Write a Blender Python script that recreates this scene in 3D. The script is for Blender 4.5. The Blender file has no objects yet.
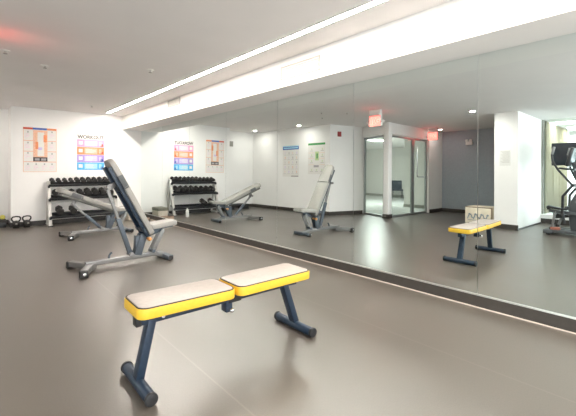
import bpy, bmesh, math, random
from mathutils import Vector, Matrix
random.seed(7)
C = bpy.context.scene.collection
SC = bpy.context.scene
PI = math.pi

# ------------------------------------------------------------------ camera, world, lights, exposure
YAW = math.atan2(319.2, 357.26)
cam_data = bpy.data.cameras.new('camera')
cam_data.sensor_width = 36.0
cam_data.lens = 36.0 * 357.26 / 576.0
cam_data.shift_y = -(208.0 - 170.3) / 576.0
cam_data.clip_start = 0.05
cam = bpy.data.objects.new('camera', cam_data)
cam.location = (0, 0, 1.13)
cam.rotation_euler = (PI / 2, 0, -YAW)
C.objects.link(cam)
SC.camera = cam

world = bpy.data.worlds.new('world')
SC.world = world
world.use_nodes = True
world.node_tree.nodes['Background'].inputs[0].default_value = (0.85, 0.93, 1.0, 1)
world.node_tree.nodes['Background'].inputs[1].default_value = 1.0

SC.view_settings.view_transform = 'Standard'
SC.view_settings.look = 'None'
SC.view_settings.gamma = 1.0
SC.view_settings.use_curve_mapping = False
SC.view_settings.exposure = 1.46

STRIP = 46.0         # radiance of the linear ceiling light
WINDOW = 1.2          # radiance of the daylit blinds
DOWN = 7.0            # watts of each recessed downlight


def area(name, loc, size, watts, color=(1, 0.96, 0.9), rot=(0, 0, 0), shape='DISK', sy=None):
    l = bpy.data.lights.new(name, 'AREA')
    l.shape = shape
    l.size = size
    if sy:
        l.size_y = sy
    l.energy = watts
    l.color = color
    o = bpy.data.objects.new(name, l)
    o.location = loc
    o.rotation_euler = rot
    C.objects.link(o)
    return o


# fill light added behind the camera; light of the side window and lobby panel
area('rear_fill_light', (-0.6, -2.75, 1.3), 4.5, 62, (0.9, 0.95, 1.0), (-PI / 2, 0, PI), 'RECTANGLE', 1.9)
area('side_daylight', (-6.6, -0.1, 1.25), 4.4, 105, (0.82, 0.92, 1.0), (0, -PI / 2, 0), 'RECTANGLE', 2.0)
area('lobby_light', (-5.1, 7.8, 2.37), 0.6, 60, (1.0, 1.0, 0.97), (0, 0, 0), 'RECTANGLE', 0.3)


# ------------------------------------------------------------------ materials
def mat(name, col, rough=0.5, metal=0.0, spec=0.5, emit=None, noise=None, bump=None):
    m = bpy.data.materials.new(name)
    m.use_nodes = True
    nt = m.node_tree
    b = nt.nodes['Principled BSDF']
    b.inputs['Base Color'].default_value = (*col, 1)
    b.inputs['Roughness'].default_value = rough
    b.inputs['Metallic'].default_value = metal
    b.inputs['Specular IOR Level'].default_value = spec
    if emit:
        b.inputs['Emission Color'].default_value = (*emit[0], 1)
        b.inputs['Emission Strength'].default_value = emit[1]
    if noise or bump:
        tc = nt.nodes.new('ShaderNodeTexCoord')
    if noise:
        sc, amt, det = noise
        n = nt.nodes.new('ShaderNodeTexNoise')
        n.inputs['Scale'].default_value = sc
        n.inputs['Detail'].default_value = det
        nt.links.new(tc.outputs['Object'], n.inputs['Vector'])
        mr = nt.nodes.new('ShaderNodeMapRange')
        mr.inputs[1].default_value = 0.3
        mr.inputs[2].default_value = 0.7
        mr.inputs[3].default_value = 1 - amt
        mr.inputs[4].default_value = 1 + amt
        nt.links.new(n.outputs['Fac'], mr.inputs[0])
        mx = nt.nodes.new('ShaderNodeVectorMath')
        mx.operation = 'SCALE'
        mx.inputs[0].default_value = col
        nt.links.new(mr.outputs[0], mx.inputs['Scale'])
        nt.links.new(mx.outputs[0], b.inputs['Base Color'])
    if bump:
        n2 = nt.nodes.new('ShaderNodeTexNoise')
        n2.inputs['Scale'].default_value = bump[0]
        n2.inputs['Detail'].default_value = 3
        nt.links.new(tc.outputs['Object'], n2.inputs['Vector'])
        bp = nt.nodes.new('ShaderNodeBump')
        bp.inputs['Strength'].default_value = bump[1]
        bp.inputs['Distance'].default_value = 0.01
        nt.links.new(n2.outputs['Fac'], bp.inputs['Height'])
        nt.links.new(bp.outputs[0], b.inputs['Normal'])
    return m


def glass_mat(name, tint, gloss=0.08):
    m = bpy.data.materials.new(name)
    m.use_nodes = True
    nt = m.node_tree
    nt.nodes.remove(nt.nodes['Principled BSDF'])
    out = nt.nodes['Material Output']
    t = nt.nodes.new('ShaderNodeBsdfTransparent')
    t.inputs[0].default_value = (*tint, 1)
    g = nt.nodes.new('ShaderNodeBsdfGlossy')
    g.inputs['Roughness'].default_value = 0.02
    mx = nt.nodes.new('ShaderNodeMixShader')
    mx.inputs[0].default_value = gloss
    nt.links.new(t.outputs[0], mx.inputs[1])
    nt.links.new(g.outputs[0], mx.inputs[2])
    nt.links.new(mx.outputs[0], out.inputs[0])
    return m


def floor_mat():
    m = bpy.data.materials.new('rubber_floor')
    m.use_nodes = True
    nt = m.node_tree
    b = nt.nodes['Principled BSDF']
    tc = nt.nodes.new('ShaderNodeTexCoord')
    big = nt.nodes.new('ShaderNodeTexNoise')
    big.inputs['Scale'].default_value = 1.3
    big.inputs['Detail'].default_value = 5
    fine = nt.nodes.new('ShaderNodeTexNoise')
    fine.inputs['Scale'].default_value = 140
    fine.inputs['Detail'].default_value = 2
    nt.links.new(tc.outputs['Object'], big.inputs['Vector'])
    nt.links.new(tc.outputs['Object'], fine.inputs['Vector'])
    add = nt.nodes.new('ShaderNodeMath')
    add.operation = 'ADD'
    s1 = nt.nodes.new('ShaderNodeMath'); s1.operation = 'MULTIPLY'; s1.inputs[1].default_value = 0.5
    s2 = nt.nodes.new('ShaderNodeMath'); s2.operation = 'MULTIPLY'; s2.inputs[1].default_value = 0.5
    nt.links.new(big.outputs['Fac'], s1.inputs[0])
    nt.links.new(fine.outputs['Fac'], s2.inputs[0])
    nt.links.new(s1.outputs[0], add.inputs[0])
    nt.links.new(s2.outputs[0], add.inputs[1])
    r = nt.nodes.new('ShaderNodeValToRGB')
    r.color_ramp.elements[0].position = 0.3
    r.color_ramp.elements[0].color = (0.082, 0.069, 0.056, 1)
    r.color_ramp.elements[1].position = 0.7
    r.color_ramp.elements[1].color = (0.122, 0.103, 0.084, 1)
    nt.links.new(add.outputs[0], r.inputs[0])
    sep = nt.nodes.new('ShaderNodeSeparateXYZ')
    nt.links.new(tc.outputs['Object'], sep.inputs[0])
    off = nt.nodes.new('ShaderNodeMath'); off.operation = 'ADD'; off.inputs[1].default_value = -0.98
    nt.links.new(sep.outputs['X'], off.inputs[0])
    pp = nt.nodes.new('ShaderNodeMath'); pp.operation = 'PINGPONG'; pp.inputs[1].default_value = 0.61
    nt.links.new(off.outputs[0], pp.inputs[0])
    lt = nt.nodes.new('ShaderNodeMapRange')
    lt.inputs[1].default_value = 0.002
    lt.inputs[2].default_value = 0.007
    lt.inputs[3].default_value = 0.09
    lt.inputs[4].default_value = 0.0
    nt.links.new(pp.outputs[0], lt.inputs[0])
    sm = nt.nodes.new('ShaderNodeMix')
    sm.data_type = 'RGBA'
    nt.links.new(lt.outputs[0], sm.inputs['Factor'])
    nt.links.new(r.outputs[0], sm.inputs['A'])
    sm.inputs['B'].default_value = (0.45, 0.40, 0.34, 1)
    nt.links.new(sm.outputs['Result'], b.inputs['Base Color'])
    mr = nt.nodes.new('ShaderNodeMapRange')
    mr.inputs[3].default_value = 0.27
    mr.inputs[4].default_value = 0.40
    nt.links.new(big.outputs['Fac'], mr.inputs[0])
    nt.links.new(mr.outputs[0], b.inputs['Roughness'])
    b.inputs['Specular IOR Level'].default_value = 0.7
    b.inputs['IOR'].default_value = 1.8
    bp = nt.nodes.new('ShaderNodeBump')
    bp.inputs['Strength'].default_value = 0.12
    bp.inputs['Distance'].default_value = 0.004
    nt.links.new(fine.outputs['Fac'], bp.inputs['Height'])
    nt.links.new(bp.outputs[0], b.inputs['Normal'])
    return m


M = dict(
    floor=floor_mat(),
    lobby_floor=mat('lobby_floor', (0.58, 0.59, 0.57), 0.25, noise=(2.0, 0.05, 3)),
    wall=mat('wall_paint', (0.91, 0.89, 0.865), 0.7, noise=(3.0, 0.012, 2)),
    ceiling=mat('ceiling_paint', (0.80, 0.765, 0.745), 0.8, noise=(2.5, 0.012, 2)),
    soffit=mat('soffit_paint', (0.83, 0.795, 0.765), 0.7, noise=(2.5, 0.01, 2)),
    accent=mat('grey_accent_paint', (0.35, 0.395, 0.43), 0.7, noise=(30, 0.05, 3)),
    lobby_wall=mat('lobby_wall_paint', (0.75, 0.725, 0.68), 0.7, noise=(3.0, 0.012, 2)),
    base=mat('baseboard_rubber', (0.050, 0.043, 0.037), 0.4, noise=(20, 0.1, 2)),
    silver=mat('satin_aluminium', (0.74, 0.73, 0.70), 0.3, 0.85, noise=(40, 0.03, 2)),
    bead=mat('floor_bead', (0.62, 0.54, 0.46), 0.5, noise=(20, 0.05, 2)),
    frame=mat('door_aluminium', (0.40, 0.415, 0.41), 0.35, 0.6, noise=(30, 0.03, 2)),
    darkframe=mat('dark_aluminium', (0.12, 0.125, 0.13), 0.4, 0.4, noise=(30, 0.05, 2)),
    mirror=mat('mirror_silver', (0.79, 0.85, 0.845), 0.0, 1.0),
    glass=glass_mat('door_glass', (0.93, 0.97, 0.94), 0.07),
    strip=mat('strip_diffuser', (0.9, 0.9, 0.9), 0.5, emit=((1.0, 0.935, 0.86), STRIP)),
    lamp=mat('lamp_diffuser', (0.9, 0.9, 0.9), 0.5, emit=((1.0, 0.97, 0.92), 12)),
    panel_lamp=mat('panel_lamp_diffuser', (0.9, 0.9, 0.9), 0.5, emit=((0.95, 1.0, 0.98), 4)),
    blind=mat('daylit_blind', (0.85, 0.87, 0.88), 0.9, emit=((0.84, 0.93, 1.0), WINDOW)),
    curtain=mat('beige_curtain', (0.42, 0.355, 0.25), 0.9, noise=(8, 0.05, 2)),
    yellow=mat('yellow_vinyl', (0.76, 0.46, 0.035), 0.38, noise=(60, 0.04, 3), bump=(300, 0.08)),
    taupe=mat('taupe_vinyl', (0.43, 0.375, 0.335), 0.45, noise=(40, 0.06, 3), bump=(250, 0.1)),
    piping=mat('black_piping', (0.035, 0.025, 0.022), 0.5, noise=(50, 0.1, 2)),
    navy=mat('navy_steel', (0.018, 0.034, 0.060), 0.35, 0.15, noise=(60, 0.06, 2)),
    black=mat('black_plastic', (0.018, 0.019, 0.021), 0.4, noise=(60, 0.1, 2)),
    rubber=mat('black_rubber', (0.022, 0.020, 0.019), 0.55, noise=(60, 0.15, 2)),
    greysteel=mat('silver_grey_steel', (0.24, 0.235, 0.23), 0.35, 0.45, noise=(60, 0.04, 2)),
    bluesteel=mat('slate_steel', (0.10, 0.12, 0.145), 0.38, 0.35, noise=(60, 0.05, 2)),
    olivesteel=mat('olive_grey_steel', (0.15, 0.145, 0.13), 0.4, 0.3, noise=(60, 0.05, 2)),
    pad=mat('warm_grey_vinyl', (0.33, 0.315, 0.29), 0.45, noise=(50, 0.04, 3), bump=(260, 0.08)),
    padband=mat('charcoal_vinyl', (0.10, 0.105, 0.11), 0.5, noise=(50, 0.06, 3)),
    brass=mat('orange_knob', (0.70, 0.32, 0.10), 0.4, noise=(60, 0.06, 2)),
    chrome=mat('chrome', (0.80, 0.80, 0.80), 0.15, 0.95, noise=(60, 0.02, 2)),
    rackwhite=mat('rack_steel', (0.60, 0.575, 0.54), 0.4, 0.2, noise=(40, 0.03, 2)),
    paper=mat('poster_paper', (0.82, 0.79, 0.75), 0.6, noise=(30, 0.015, 2)),
    red=mat('poster_red', (0.62, 0.10, 0.05), 0.6, noise=(60, 0.15, 2)),
    orange=mat('poster_orange', (0.86, 0.30, 0.13), 0.6, noise=(60, 0.15, 2)),
    peach=mat('poster_peach', (0.86, 0.52, 0.36), 0.6, noise=(40, 0.12, 2)),
    pink=mat('poster_pink', (0.85, 0.36, 0.58), 0.6, noise=(40, 0.12, 2)),
    ltpink=mat('poster_light_pink', (0.88, 0.62, 0.72), 0.6, noise=(40, 0.1, 2)),
    purple=mat('poster_purple', (0.42, 0.30, 0.68), 0.6, noise=(40, 0.15, 2)),
    lilac=mat('poster_lilac', (0.66, 0.56, 0.80), 0.6, noise=(40, 0.1, 2)),
    blue=mat('poster_blue', (0.10, 0.46, 0.80), 0.6, noise=(40, 0.15, 2)),
    ltblue=mat('poster_light_blue', (0.42, 0.74, 0.88), 0.6, noise=(40, 0.1, 2)),
    royal=mat('poster_royal_blue', (0.05, 0.13, 0.46), 0.6, noise=(40, 0.12, 2)),
    green=mat('poster_green', (0.07, 0.33, 0.10), 0.6, noise=(60, 0.15, 2)),
    ltgreen=mat('poster_light_green', (0.55, 0.68, 0.36), 0.6, noise=(60, 0.15, 2)),
    ink=mat('poster_ink', (0.06, 0.05, 0.05), 0.6, noise=(60, 0.15, 2)),
    greyink=mat('poster_grey_ink', (0.42, 0.40, 0.40), 0.6, noise=(60, 0.15, 2)),
    signred=mat('exit_letter_glow', (0.6, 0.05, 0.04), 0.5, emit=((1.0, 0.20, 0.16), 1.6)),
    signface=mat('exit_face_glow', (0.8, 0.5, 0.45), 0.5, emit=((1.0, 0.055, 0.04), 2.4)),
    white=mat('white_plastic', (0.78, 0.77, 0.74), 0.45, noise=(40, 0.02, 2)),
    alarm=mat('alarm_red', (0.33, 0.02, 0.02), 0.4, noise=(40, 0.06, 2)),
    louver=mat('louver_paint', (0.50, 0.46, 0.42), 0.6, noise=(30, 0.03, 2)),
    plate=mat('grey_plate', (0.34, 0.33, 0.29), 0.5, noise=(40, 0.05, 2)),
    ply=mat('plywood', (0.80, 0.71, 0.56), 0.6, noise=(9, 0.10, 5)),
    ply_edge=mat('plywood_edge', (0.22, 0.16, 0.10), 0.7, noise=(50, 0.2, 3)),
    stencil=mat('blue_grey_stencil', (0.26, 0.33, 0.38), 0.6, noise=(30, 0.1, 2)),
    screen=mat('dark_screen', (0.020, 0.026, 0.032), 0.15, noise=(5, 0.05, 1)),
    charcoal=mat('charcoal_plastic', (0.075, 0.08, 0.085), 0.45, noise=(40, 0.08, 2)),
    brick=mat('red_brown_label', (0.36, 0.12, 0.08), 0.5, noise=(40, 0.1, 2)),
    chair=mat('slate_blue_fabric', (0.04, 0.05, 0.065), 0.7, noise=(60, 0.1, 2)),
    ball=mat('yellow_green_rubber', (0.68, 0.62, 0.12), 0.5, noise=(40, 0.08, 2)),
    mat_olive=mat('olive_grey_foam', (0.20, 0.19, 0.15), 0.7, noise=(60, 0.1, 2)),
    tanbox=mat('tan_laminate', (0.62, 0.54, 0.45), 0.6, noise=(20, 0.06, 3)),
    tan=mat('tan_canvas', (0.40, 0.27, 0.20), 0.7, noise=(50, 0.12, 3)),
)


# ------------------------------------------------------------------ mesh helpers
class MB:
    """Collects shapes with their own materials and links them as one mesh object."""

    def __init__(self):
        self.bm = bmesh.new()
        self.mats = []

    def mi(self, m):
        if m not in self.mats:
            self.mats.append(m)
        return self.mats.index(m)

    def _take(self, tmp, m, smooth=False):
        i = self.mi(m)
        for f in tmp.faces:
            f.material_index = i
            f.smooth = smooth
        me = bpy.data.meshes.new('tmp')
        tmp.to_mesh(me)
        tmp.free()
        self.bm.from_mesh(me)
        bpy.data.meshes.remove(me)

    def box(self, c, s, m, bev=0.0, rot=None, seg=2):
        t = bmesh.new()
        bmesh.ops.create_cube(t, size=1.0)
        bmesh.ops.scale(t, vec=Vector(s), verts=t.verts)
        if bev:
            bmesh.ops.bevel(t, geom=list(t.edges), offset=bev, segments=seg, profile=0.5, affect='EDGES')
        mx = Matrix.Translation(Vector(c))
        if rot is not None:
            mx = mx @ (rot.to_4x4() if isinstance(rot, Matrix) else Matrix.Rotation(rot[1], 4, rot[0]))
        bmesh.ops.transform(t, matrix=mx, verts=t.verts)
        self._take(t, m, bool(bev))
        return self

    def lohi(self, lo, hi, m, bev=0.0):
        c = [(a + b) / 2 for a, b in zip(lo, hi)]
        s = [abs(b - a) for a, b in zip(lo, hi)]
        return self.box(c, s, m, bev)

    def bar(self, a, b, w, h, m, bev=0.004, up=(0, 0, 1)):
        """rectangular tube from a to b, w across, h along the up side"""
        a, b = Vector(a), Vector(b)
        d = (b - a)
        L = d.length
        z = d.normalized()
        u = Vector(up)
        if abs(z.dot(u)) > 0.97:
            u = Vector((1, 0, 0))
        x = u.cross(z).normalized()
        y = z.cross(x)
        R = Matrix((x, y, z)).transposed()
        return self.box((a + b) / 2, (w, h, L), m, bev, R)

    def cyl(self, a, b, r, m, r2=None, n=20, cap=True, bev=0.0):
        a, b = Vector(a), Vector(b)
        d = b - a
        t = bmesh.new()
        bmesh.ops.create_cone(t, cap_ends=cap, segments=n, radius1=r, radius2=r if r2 is None else r2, depth=d.length)
        if bev:
            es = [e for e in t.edges if any(len(f.verts) > 4 for f in e.link_faces)]
            bmesh.ops.bevel(t, geom=es, offset=bev, segments=2, profile=0.5, affect='EDGES')
        R = d.to_track_quat('Z', 'Y').to_matrix().to_4x4()
        bmesh.ops.transform(t, matrix=Matrix.Translation((a + b) / 2) @ R, verts=t.verts)
        self._take(t, m, True)
        return self

    def sphere(self, c, r, m, s=(1, 1, 1), n=20):
        t = bmesh.new()
        bmesh.ops.create_uvsphere(t, u_segments=n, v_segments=n // 2 + 2, radius=r)
        bmesh.ops.transform(t, matrix=Matrix.Translation(Vector(c)) @ Matrix.Diagonal((*s, 1)), verts=t.verts)
        self._take(t, m, True)
        return self

    def tube(self, pts, r, m, n=12, closed=False):
        """round tube through the points, mitred at the bends"""
        P = [Vector(p) for p in pts]
        t = bmesh.new()
        N = len(P)
        rings = []
        ref = None
        for i in range(N):
            if closed:
                d = (P[(i + 1) % N] - P[i - 1]).normalized()
            elif i == 0:
                d = (P[1] - P[0]).normalized()
            elif i == N - 1:
                d = (P[-1] - P[-2]).normalized()
            else:
                d = ((P[i + 1] - P[i]).normalized() + (P[i] - P[i - 1]).normalized()).normalized()
            if ref is None:
                ref = Vector((0, 0, 1)) if abs(d.z) < 0.9 else Vector((1, 0, 0))
            x = (ref - d * ref.dot(d)).normalized()
            ref = x
            y = d.cross(x)
            rr = r[i] if isinstance(r, (list, tuple)) else r
            rings.append([t.verts.new(P[i] + (x * math.cos(2 * PI * k / n) + y * math.sin(2 * PI * k / n)) * rr) for k in range(n)])
        for i in range(N if closed else N - 1):
            A, B = rings[i], rings[(i + 1) % N]
            for k in range(n):
                t.faces.new((A[k], A[(k + 1) % n], B[(k + 1) % n], B[k]))
        if not closed:
            t.faces.new(list(reversed(rings[0])))
            t.faces.new(rings[-1])
        bmesh.ops.recalc_face_normals(t, faces=t.faces)
        self._take(t, m, True)
        return self

    def prism(self, poly, axis, lo, hi, m, bev=0.0):
        """polygon of 2-D points extruded along an axis ('x', 'y' or 'z')"""
        t = bmesh.new()

        def P(p, q):
            return {'x': (q, p[0], p[1]), 'y': (p[0], q, p[1]), 'z': (p[0], p[1], q)}[axis]
        A = [t.verts.new(P(p, lo)) for p in poly]
        B = [t.verts.new(P(p, hi)) for p in poly]
        n = len(poly)
        t.faces.new(A)
        t.faces.new(list(reversed(B)))
        for i in range(n):
            t.faces.new((A[i], B[i], B[(i + 1) % n], A[(i + 1) % n]))
        bmesh.ops.recalc_face_normals(t, faces=t.faces)
        if bev:
            bmesh.ops.bevel(t, geom=list(t.edges), offset=bev, segments=2, profile=0.5, affect='EDGES')
        self._take(t, m, bool(bev))
        return self

    def xform(self, mx):
        bmesh.ops.transform(self.bm, matrix=mx, verts=self.bm.verts)
        return self

    def build(self, name, parent=None, smooth_angle=0.7):
        me = bpy.data.meshes.new(name)
        self.bm.to_mesh(me)
        self.bm.free()
        for m in self.mats:
            me.materials.append(m)
        o = bpy.data.objects.new(name, me)
        C.objects.link(o)
        if parent:
            o.parent = parent
        try:
            me.set_sharp_from_angle(angle=smooth_angle)
        except Exception:
            pass
        return o


def tag(o, label, cat, group=None):
    o['label'] = label
    o['category'] = cat
    if group:
        o['group'] = group
    return o


def thing(name, label, cat, loc=(0, 0, 0), rotz=0.0, group=None):
    o = bpy.data.objects.new(name, None)
    o.empty_display_size = 0.1
    C.objects.link(o)
    o.location = loc
    o.rotation_euler = (0, 0, rotz)
    return tag(o, label, cat, group)


def dup(root, loc, rotz, label, group=None):
    r = root.copy()
    C.objects.link(r)
    r.location = loc
    r.rotation_euler = (0, 0, rotz)
    r['label'] = label
    if group:
        r['group'] = group
    for ch in list(root.children):
        c = ch.copy()
        C.objects.link(c)
        c.parent = r
        for g in list(ch.children):
            d = g.copy()
            C.objects.link(d)
            d.parent = c
    return r


def struct(name, mb, parent=None):
    o = mb.build(name, parent)
    o['kind'] = 'structure'
    return o


def lettering(name, body, size, m, parent, mx, extrude=0.0008, width=None):
    cu = bpy.data.curves.new(name, 'FONT')
    cu.body = body
    cu.size = size
    cu.extrude = extrude
    cu.offset = size * 0.028
    cu.align_x = 'CENTER'
    cu.align_y = 'CENTER'
    tmp = bpy.data.objects.new('tmp_text', cu)
    C.objects.link(tmp)
    dg = bpy.context.evaluated_depsgraph_get()
    me = bpy.data.meshes.new_from_object(tmp.evaluated_get(dg))
    bpy.data.objects.remove(tmp)
    xs = [v.co.x for v in me.vertices]
    ys = [v.co.y for v in me.vertices]
    cx, cy = (min(xs) + max(xs)) / 2, (min(ys) + max(ys)) / 2
    k = width / (max(xs) - min(xs)) if width else 1.0
    for v in me.vertices:
        v.co.x = (v.co.x - cx) * k
        v.co.y -= cy
    me.transform(mx)
    me.name = name
    me.materials.clear()
    me.materials.append(m)
    o = bpy.data.objects.new(name, me)
    C.objects.link(o)
    o.parent = parent
    return o


# ------------------------------------------------------------------ the setting
XM = 3.133            # mirror plane at the floor
YB = 8.905            # back wall
ZC = 2.404            # ceiling
XS, ZS = 2.705, 2.09  # soffit face and underside
XL = 2.302            # strip light
W = M['wall']

struct('floor', MB().lohi((-7.0, -3.0, -0.10), (3.4, 11.9, 0), M['floor']))
struct('floor_lobby', MB().prism([(-9.6, 5.06), (-1.62, 5.06), (-1.89, 5.95), (-1.89, 11.8), (-9.6, 11.8)], 'z', 0.0005, 0.003, M['lobby_floor']))
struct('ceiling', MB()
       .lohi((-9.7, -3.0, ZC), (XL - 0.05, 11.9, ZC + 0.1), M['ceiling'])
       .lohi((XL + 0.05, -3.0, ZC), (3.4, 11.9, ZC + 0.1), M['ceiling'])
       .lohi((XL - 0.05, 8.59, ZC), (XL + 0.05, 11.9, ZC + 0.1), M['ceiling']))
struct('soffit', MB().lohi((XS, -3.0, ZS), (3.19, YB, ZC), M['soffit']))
struct('wall_right', MB().lohi((3.155, -3.0, 0), (3.26, YB + 0.1, ZC), W))
struct('wall_back', MB().lohi((0.62, YB, 0), (3.26, 9.5, ZC), W))
struct('wall_recess', MB().lohi((-1.2, 9.5, 0), (0.62, 9.6, ZC), W))
# left wall with its angled end beside the glass doors
struct('wall_left', MB().prism([(-0.66, 9.6), (-0.83, 6.30), (-1.90, 6.02), (-1.98, 6.02), (-1.98, 9.6)], 'z', 0, ZC, W))
struct('wall_lobby', MB().lohi((-9.4, 11.6, 0), (-1.5, 11.7, ZC), M['lobby_wall'])
       .lohi((-9.4, 5.0, 0), (-9.3, 11.7, ZC), M['lobby_wall'])
       .lohi((-6.6, 5.15, 0), (-4.80, 6.45, ZC), M['lobby_wall']))
struct('wall_hall', MB().lohi((-4.55, 4.98, 0), (-3.62, 5.08, ZC), W))
struct('wall_accent', MB().lohi((-4.60, 2.5, 0), (-4.45, 4.98, ZC), M['accent']))
struct('wall_column', MB().lohi((-3.70, 2.28, 0), (-1.95, 2.71, ZC), W))
struct('wall_side', MB().lohi((-6.9, 2.30, 0), (-3.70, 2.42, ZC), W)
       .lohi((-4.6, 2.42, 0), (-3.7, 2.60, ZC), W))
struct('wall_front', MB().lohi((-7.0, -3.0, 0), (3.4, -2.9, ZC), W))
struct('trim_door_header', MB().prism([(-1.54, 4.99), (-1.66, 5.10), (-3.62, 5.08), (-3.62, 4.98)], 'z', 2.12, ZC, W)
       .prism([(-1.53, 5.0), (-1.66, 5.0), (-1.96, 6.02), (-1.86, 6.02)], 'z', 2.12, ZC, W))
struct('trim_corner_post', MB().lohi((-1.66, 4.96, 0), (-1.50, 5.11, ZC), W, 0.01))

# baseboards
bb = MB()
bb.lohi((3.120, -3.0, 0.009), (3.160, YB, 0.098), M['base'])
bb.lohi((3.117, -3.0, 0.0), (3.160, YB, 0.009), M['bead'])
bb.lohi((3.122, -3.0, 0.098), (3.160, YB, 0.110), M['silver'], 0.002)
struct('baseboard_right', bb)
struct('baseboard_back', MB().lohi((0.61, YB - 0.014, 0), (3.118, YB + 0.02, 0.095), M['base'])
       .lohi((0.606, YB, 0), (0.63, 9.5, 0.095), M['base']).lohi((-0.7, 9.486, 0), (0.61, 9.51, 0.095), M['base']))
b = MB()
b.bar((-0.655, 9.5, 0.0475), (-0.825, 6.305, 0.0475), 0.02, 0.095, M['base'], 0)
b.bar((-0.822, 6.30, 0.0475), (-1.88, 6.02, 0.0475), 0.024, 0.095, M['base'], 0)
struct('baseboard_left', b)
b = MB()
b.lohi((-4.46, 2.72, 0), (-4.435, 4.98, 0.10), M['base'])
b.lohi((-4.45, 4.965, 0), (-3.66, 4.99, 0.10), M['base'])
struct('baseboard_hall', b)
b = MB()
b.lohi((-1.965, 2.268, 0), (-1.938, 2.722, 0.10), M['base'])
b.lohi((-3.70, 2.266, 0), (-1.95, 2.29, 0.03), M['base'])
struct('baseboard_column', b)
struct('baseboard_post', MB().lohi((-1.67, 4.95, 0), (-1.49, 5.12, 0.10), M['base']))
struct('baseboard_lobby', MB().lohi((-4.80, 5.15, 0), (-4.785, 6.46, 0.10), M['plate'])
       .lohi((-9.3, 5.1, 0), (-9.285, 11.6, 0.12), M['plate']).lohi((-9.3, 11.58, 0), (-1.98, 11.6, 0.12), M['plate']))

# glazed partition on the window side, blinds of the far window beyond it
w = MB()
w.lohi((-3.76, -2.9, 0), (-3.66, 2.28, 0.12), M['base'])
w.lohi((-3.78, -2.9, 0.12), (-3.63, 2.28, 0.21), M['white'])
for y in (2.255, 0.75, -0.8, -2.4):
    w.lohi((-3.72, y - 0.012, 0.21), (-3.69, y + 0.012, ZC), M['plate'])
w.lohi((-3.71, -2.9, 0.21), (-3.70, 2.28, ZC), M['glass'])
struct('window_1', w)
w = MB()
w.lohi((-6.86, -2.9, 0.12), (-6.84, 2.3, ZC - 0.12), M['blind'])
w.lohi((-6.9, -2.9, 0), (-6.80, 2.3, 0.12), M['white'])
w.lohi((-6.9, -2.9, ZC - 0.12), (-6.80, 2.3, ZC), M['white'])
for y in (1.4, 0.0, -1.4):
    w.lohi((-6.88, y - 0.02, 0.12), (-6.83, y + 0.02, ZC - 0.12), M['frame'])
struct('window_2', w)

# glass beside and in the hall doorway
def glazed(name, a, b, stile=0.045, top=2.10):
    t = MB()
    a, b = Vector((*a, 0)), Vector((*b, 0))
    d = (b - a).normalized()
    up = Vector((0, 0, 1))
    for p in (a + d * stile / 2, b - d * stile / 2):
        t.bar(p + up * 0.005, p + up * top, 0.05, stile, M['frame'], 0.003, up=d)
    for z, h in ((0.03, 0.05), (top - 0.025, 0.05)):
        t.bar(a + d * stile + up * z, b - d * stile + up * z, 0.05, h, M['frame'], 0.002, up=up)
    t.bar(a + d * stile + up * (top / 2), b - d * stile + up * (top / 2), 0.008, top - 0.11, M['glass'], 0, up=up)
    return t


struct('window_3', glazed('side', (-1.895, 5.97), (-1.60, 5.125)))
struct('window_4', glazed('fixed', (-1.68, 5.05), (-2.80, 5.05)))
door = struct('door_1', glazed('door', (-2.82, 5.05), (-3.60, 5.05), 0.06))
h = MB()
h.tube([(-2.96, 4.985, 1.85), (-2.96, 4.985, 1.10), (-2.975, 4.985, 1.05), (-3.02, 4.985, 1.035), (-3.52, 4.985, 1.035)], 0.014, M['chrome'])
h.cyl((-2.96, 4.985, 1.75), (-2.96, 5.03, 1.75), 0.010, M['chrome'])
h.cyl((-3.50, 4.985, 1.035), (-3.50, 5.03, 1.035), 0.010, M['chrome'])
h.build('door_handle', door)

# ------------------------------------------------------------------ mirror panels on the right-hand wall
seams = [YB, 7.625, 6.342, 5.042, 3.737, 2.440, 1.158, -0.125]
words = ['mirror wall panel in the corner against the back wall', 'second mirror wall panel out from the back wall corner',
         'third mirror wall panel out from the back wall corner', 'fourth mirror wall panel out from the back wall corner',
         'fifth mirror wall panel from the corner, reflecting the glass doors',
         'sixth mirror wall panel from the corner, reflecting the grey wall',
         'nearest mirror wall panel, reflecting the exercise machine and television']
TILT = math.radians(0.42)
for i in range(7):
    y1, y0 = seams[i] - 0.002, seams[i + 1] + 0.002
    t = MB()
    t.box((0.003, 0, (ZS - 0.110) / 2), (0.006, y1 - y0, ZS - 0.112), M['mirror'])
    o = t.build('mirror_panel')
    o.location = (XM, (y0 + y1) / 2, 0.110)
    o.rotation_euler = (0, TILT, 0)
    tag(o, words[i], 'mirror', 'frameless mirror panels along the wall')

# ------------------------------------------------------------------ ceiling fittings
t = thing('strip_light', 'long recessed linear strip light glowing along the ceiling', 'ceiling light', (XL, 4.0, ZC))
MB().lohi((-0.027, -7.0, -0.001), (0.027, 8.58 - 4.0, 0.03), M['strip']).build('diffuser', t)
q = MB()
for s in (-1, 1):
    q.lohi((s * 0.027, -7.0, -0.003), (s * 0.052, 8.59 - 4.0, 0.03), M['white'])
q.build('housing', t)


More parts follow.
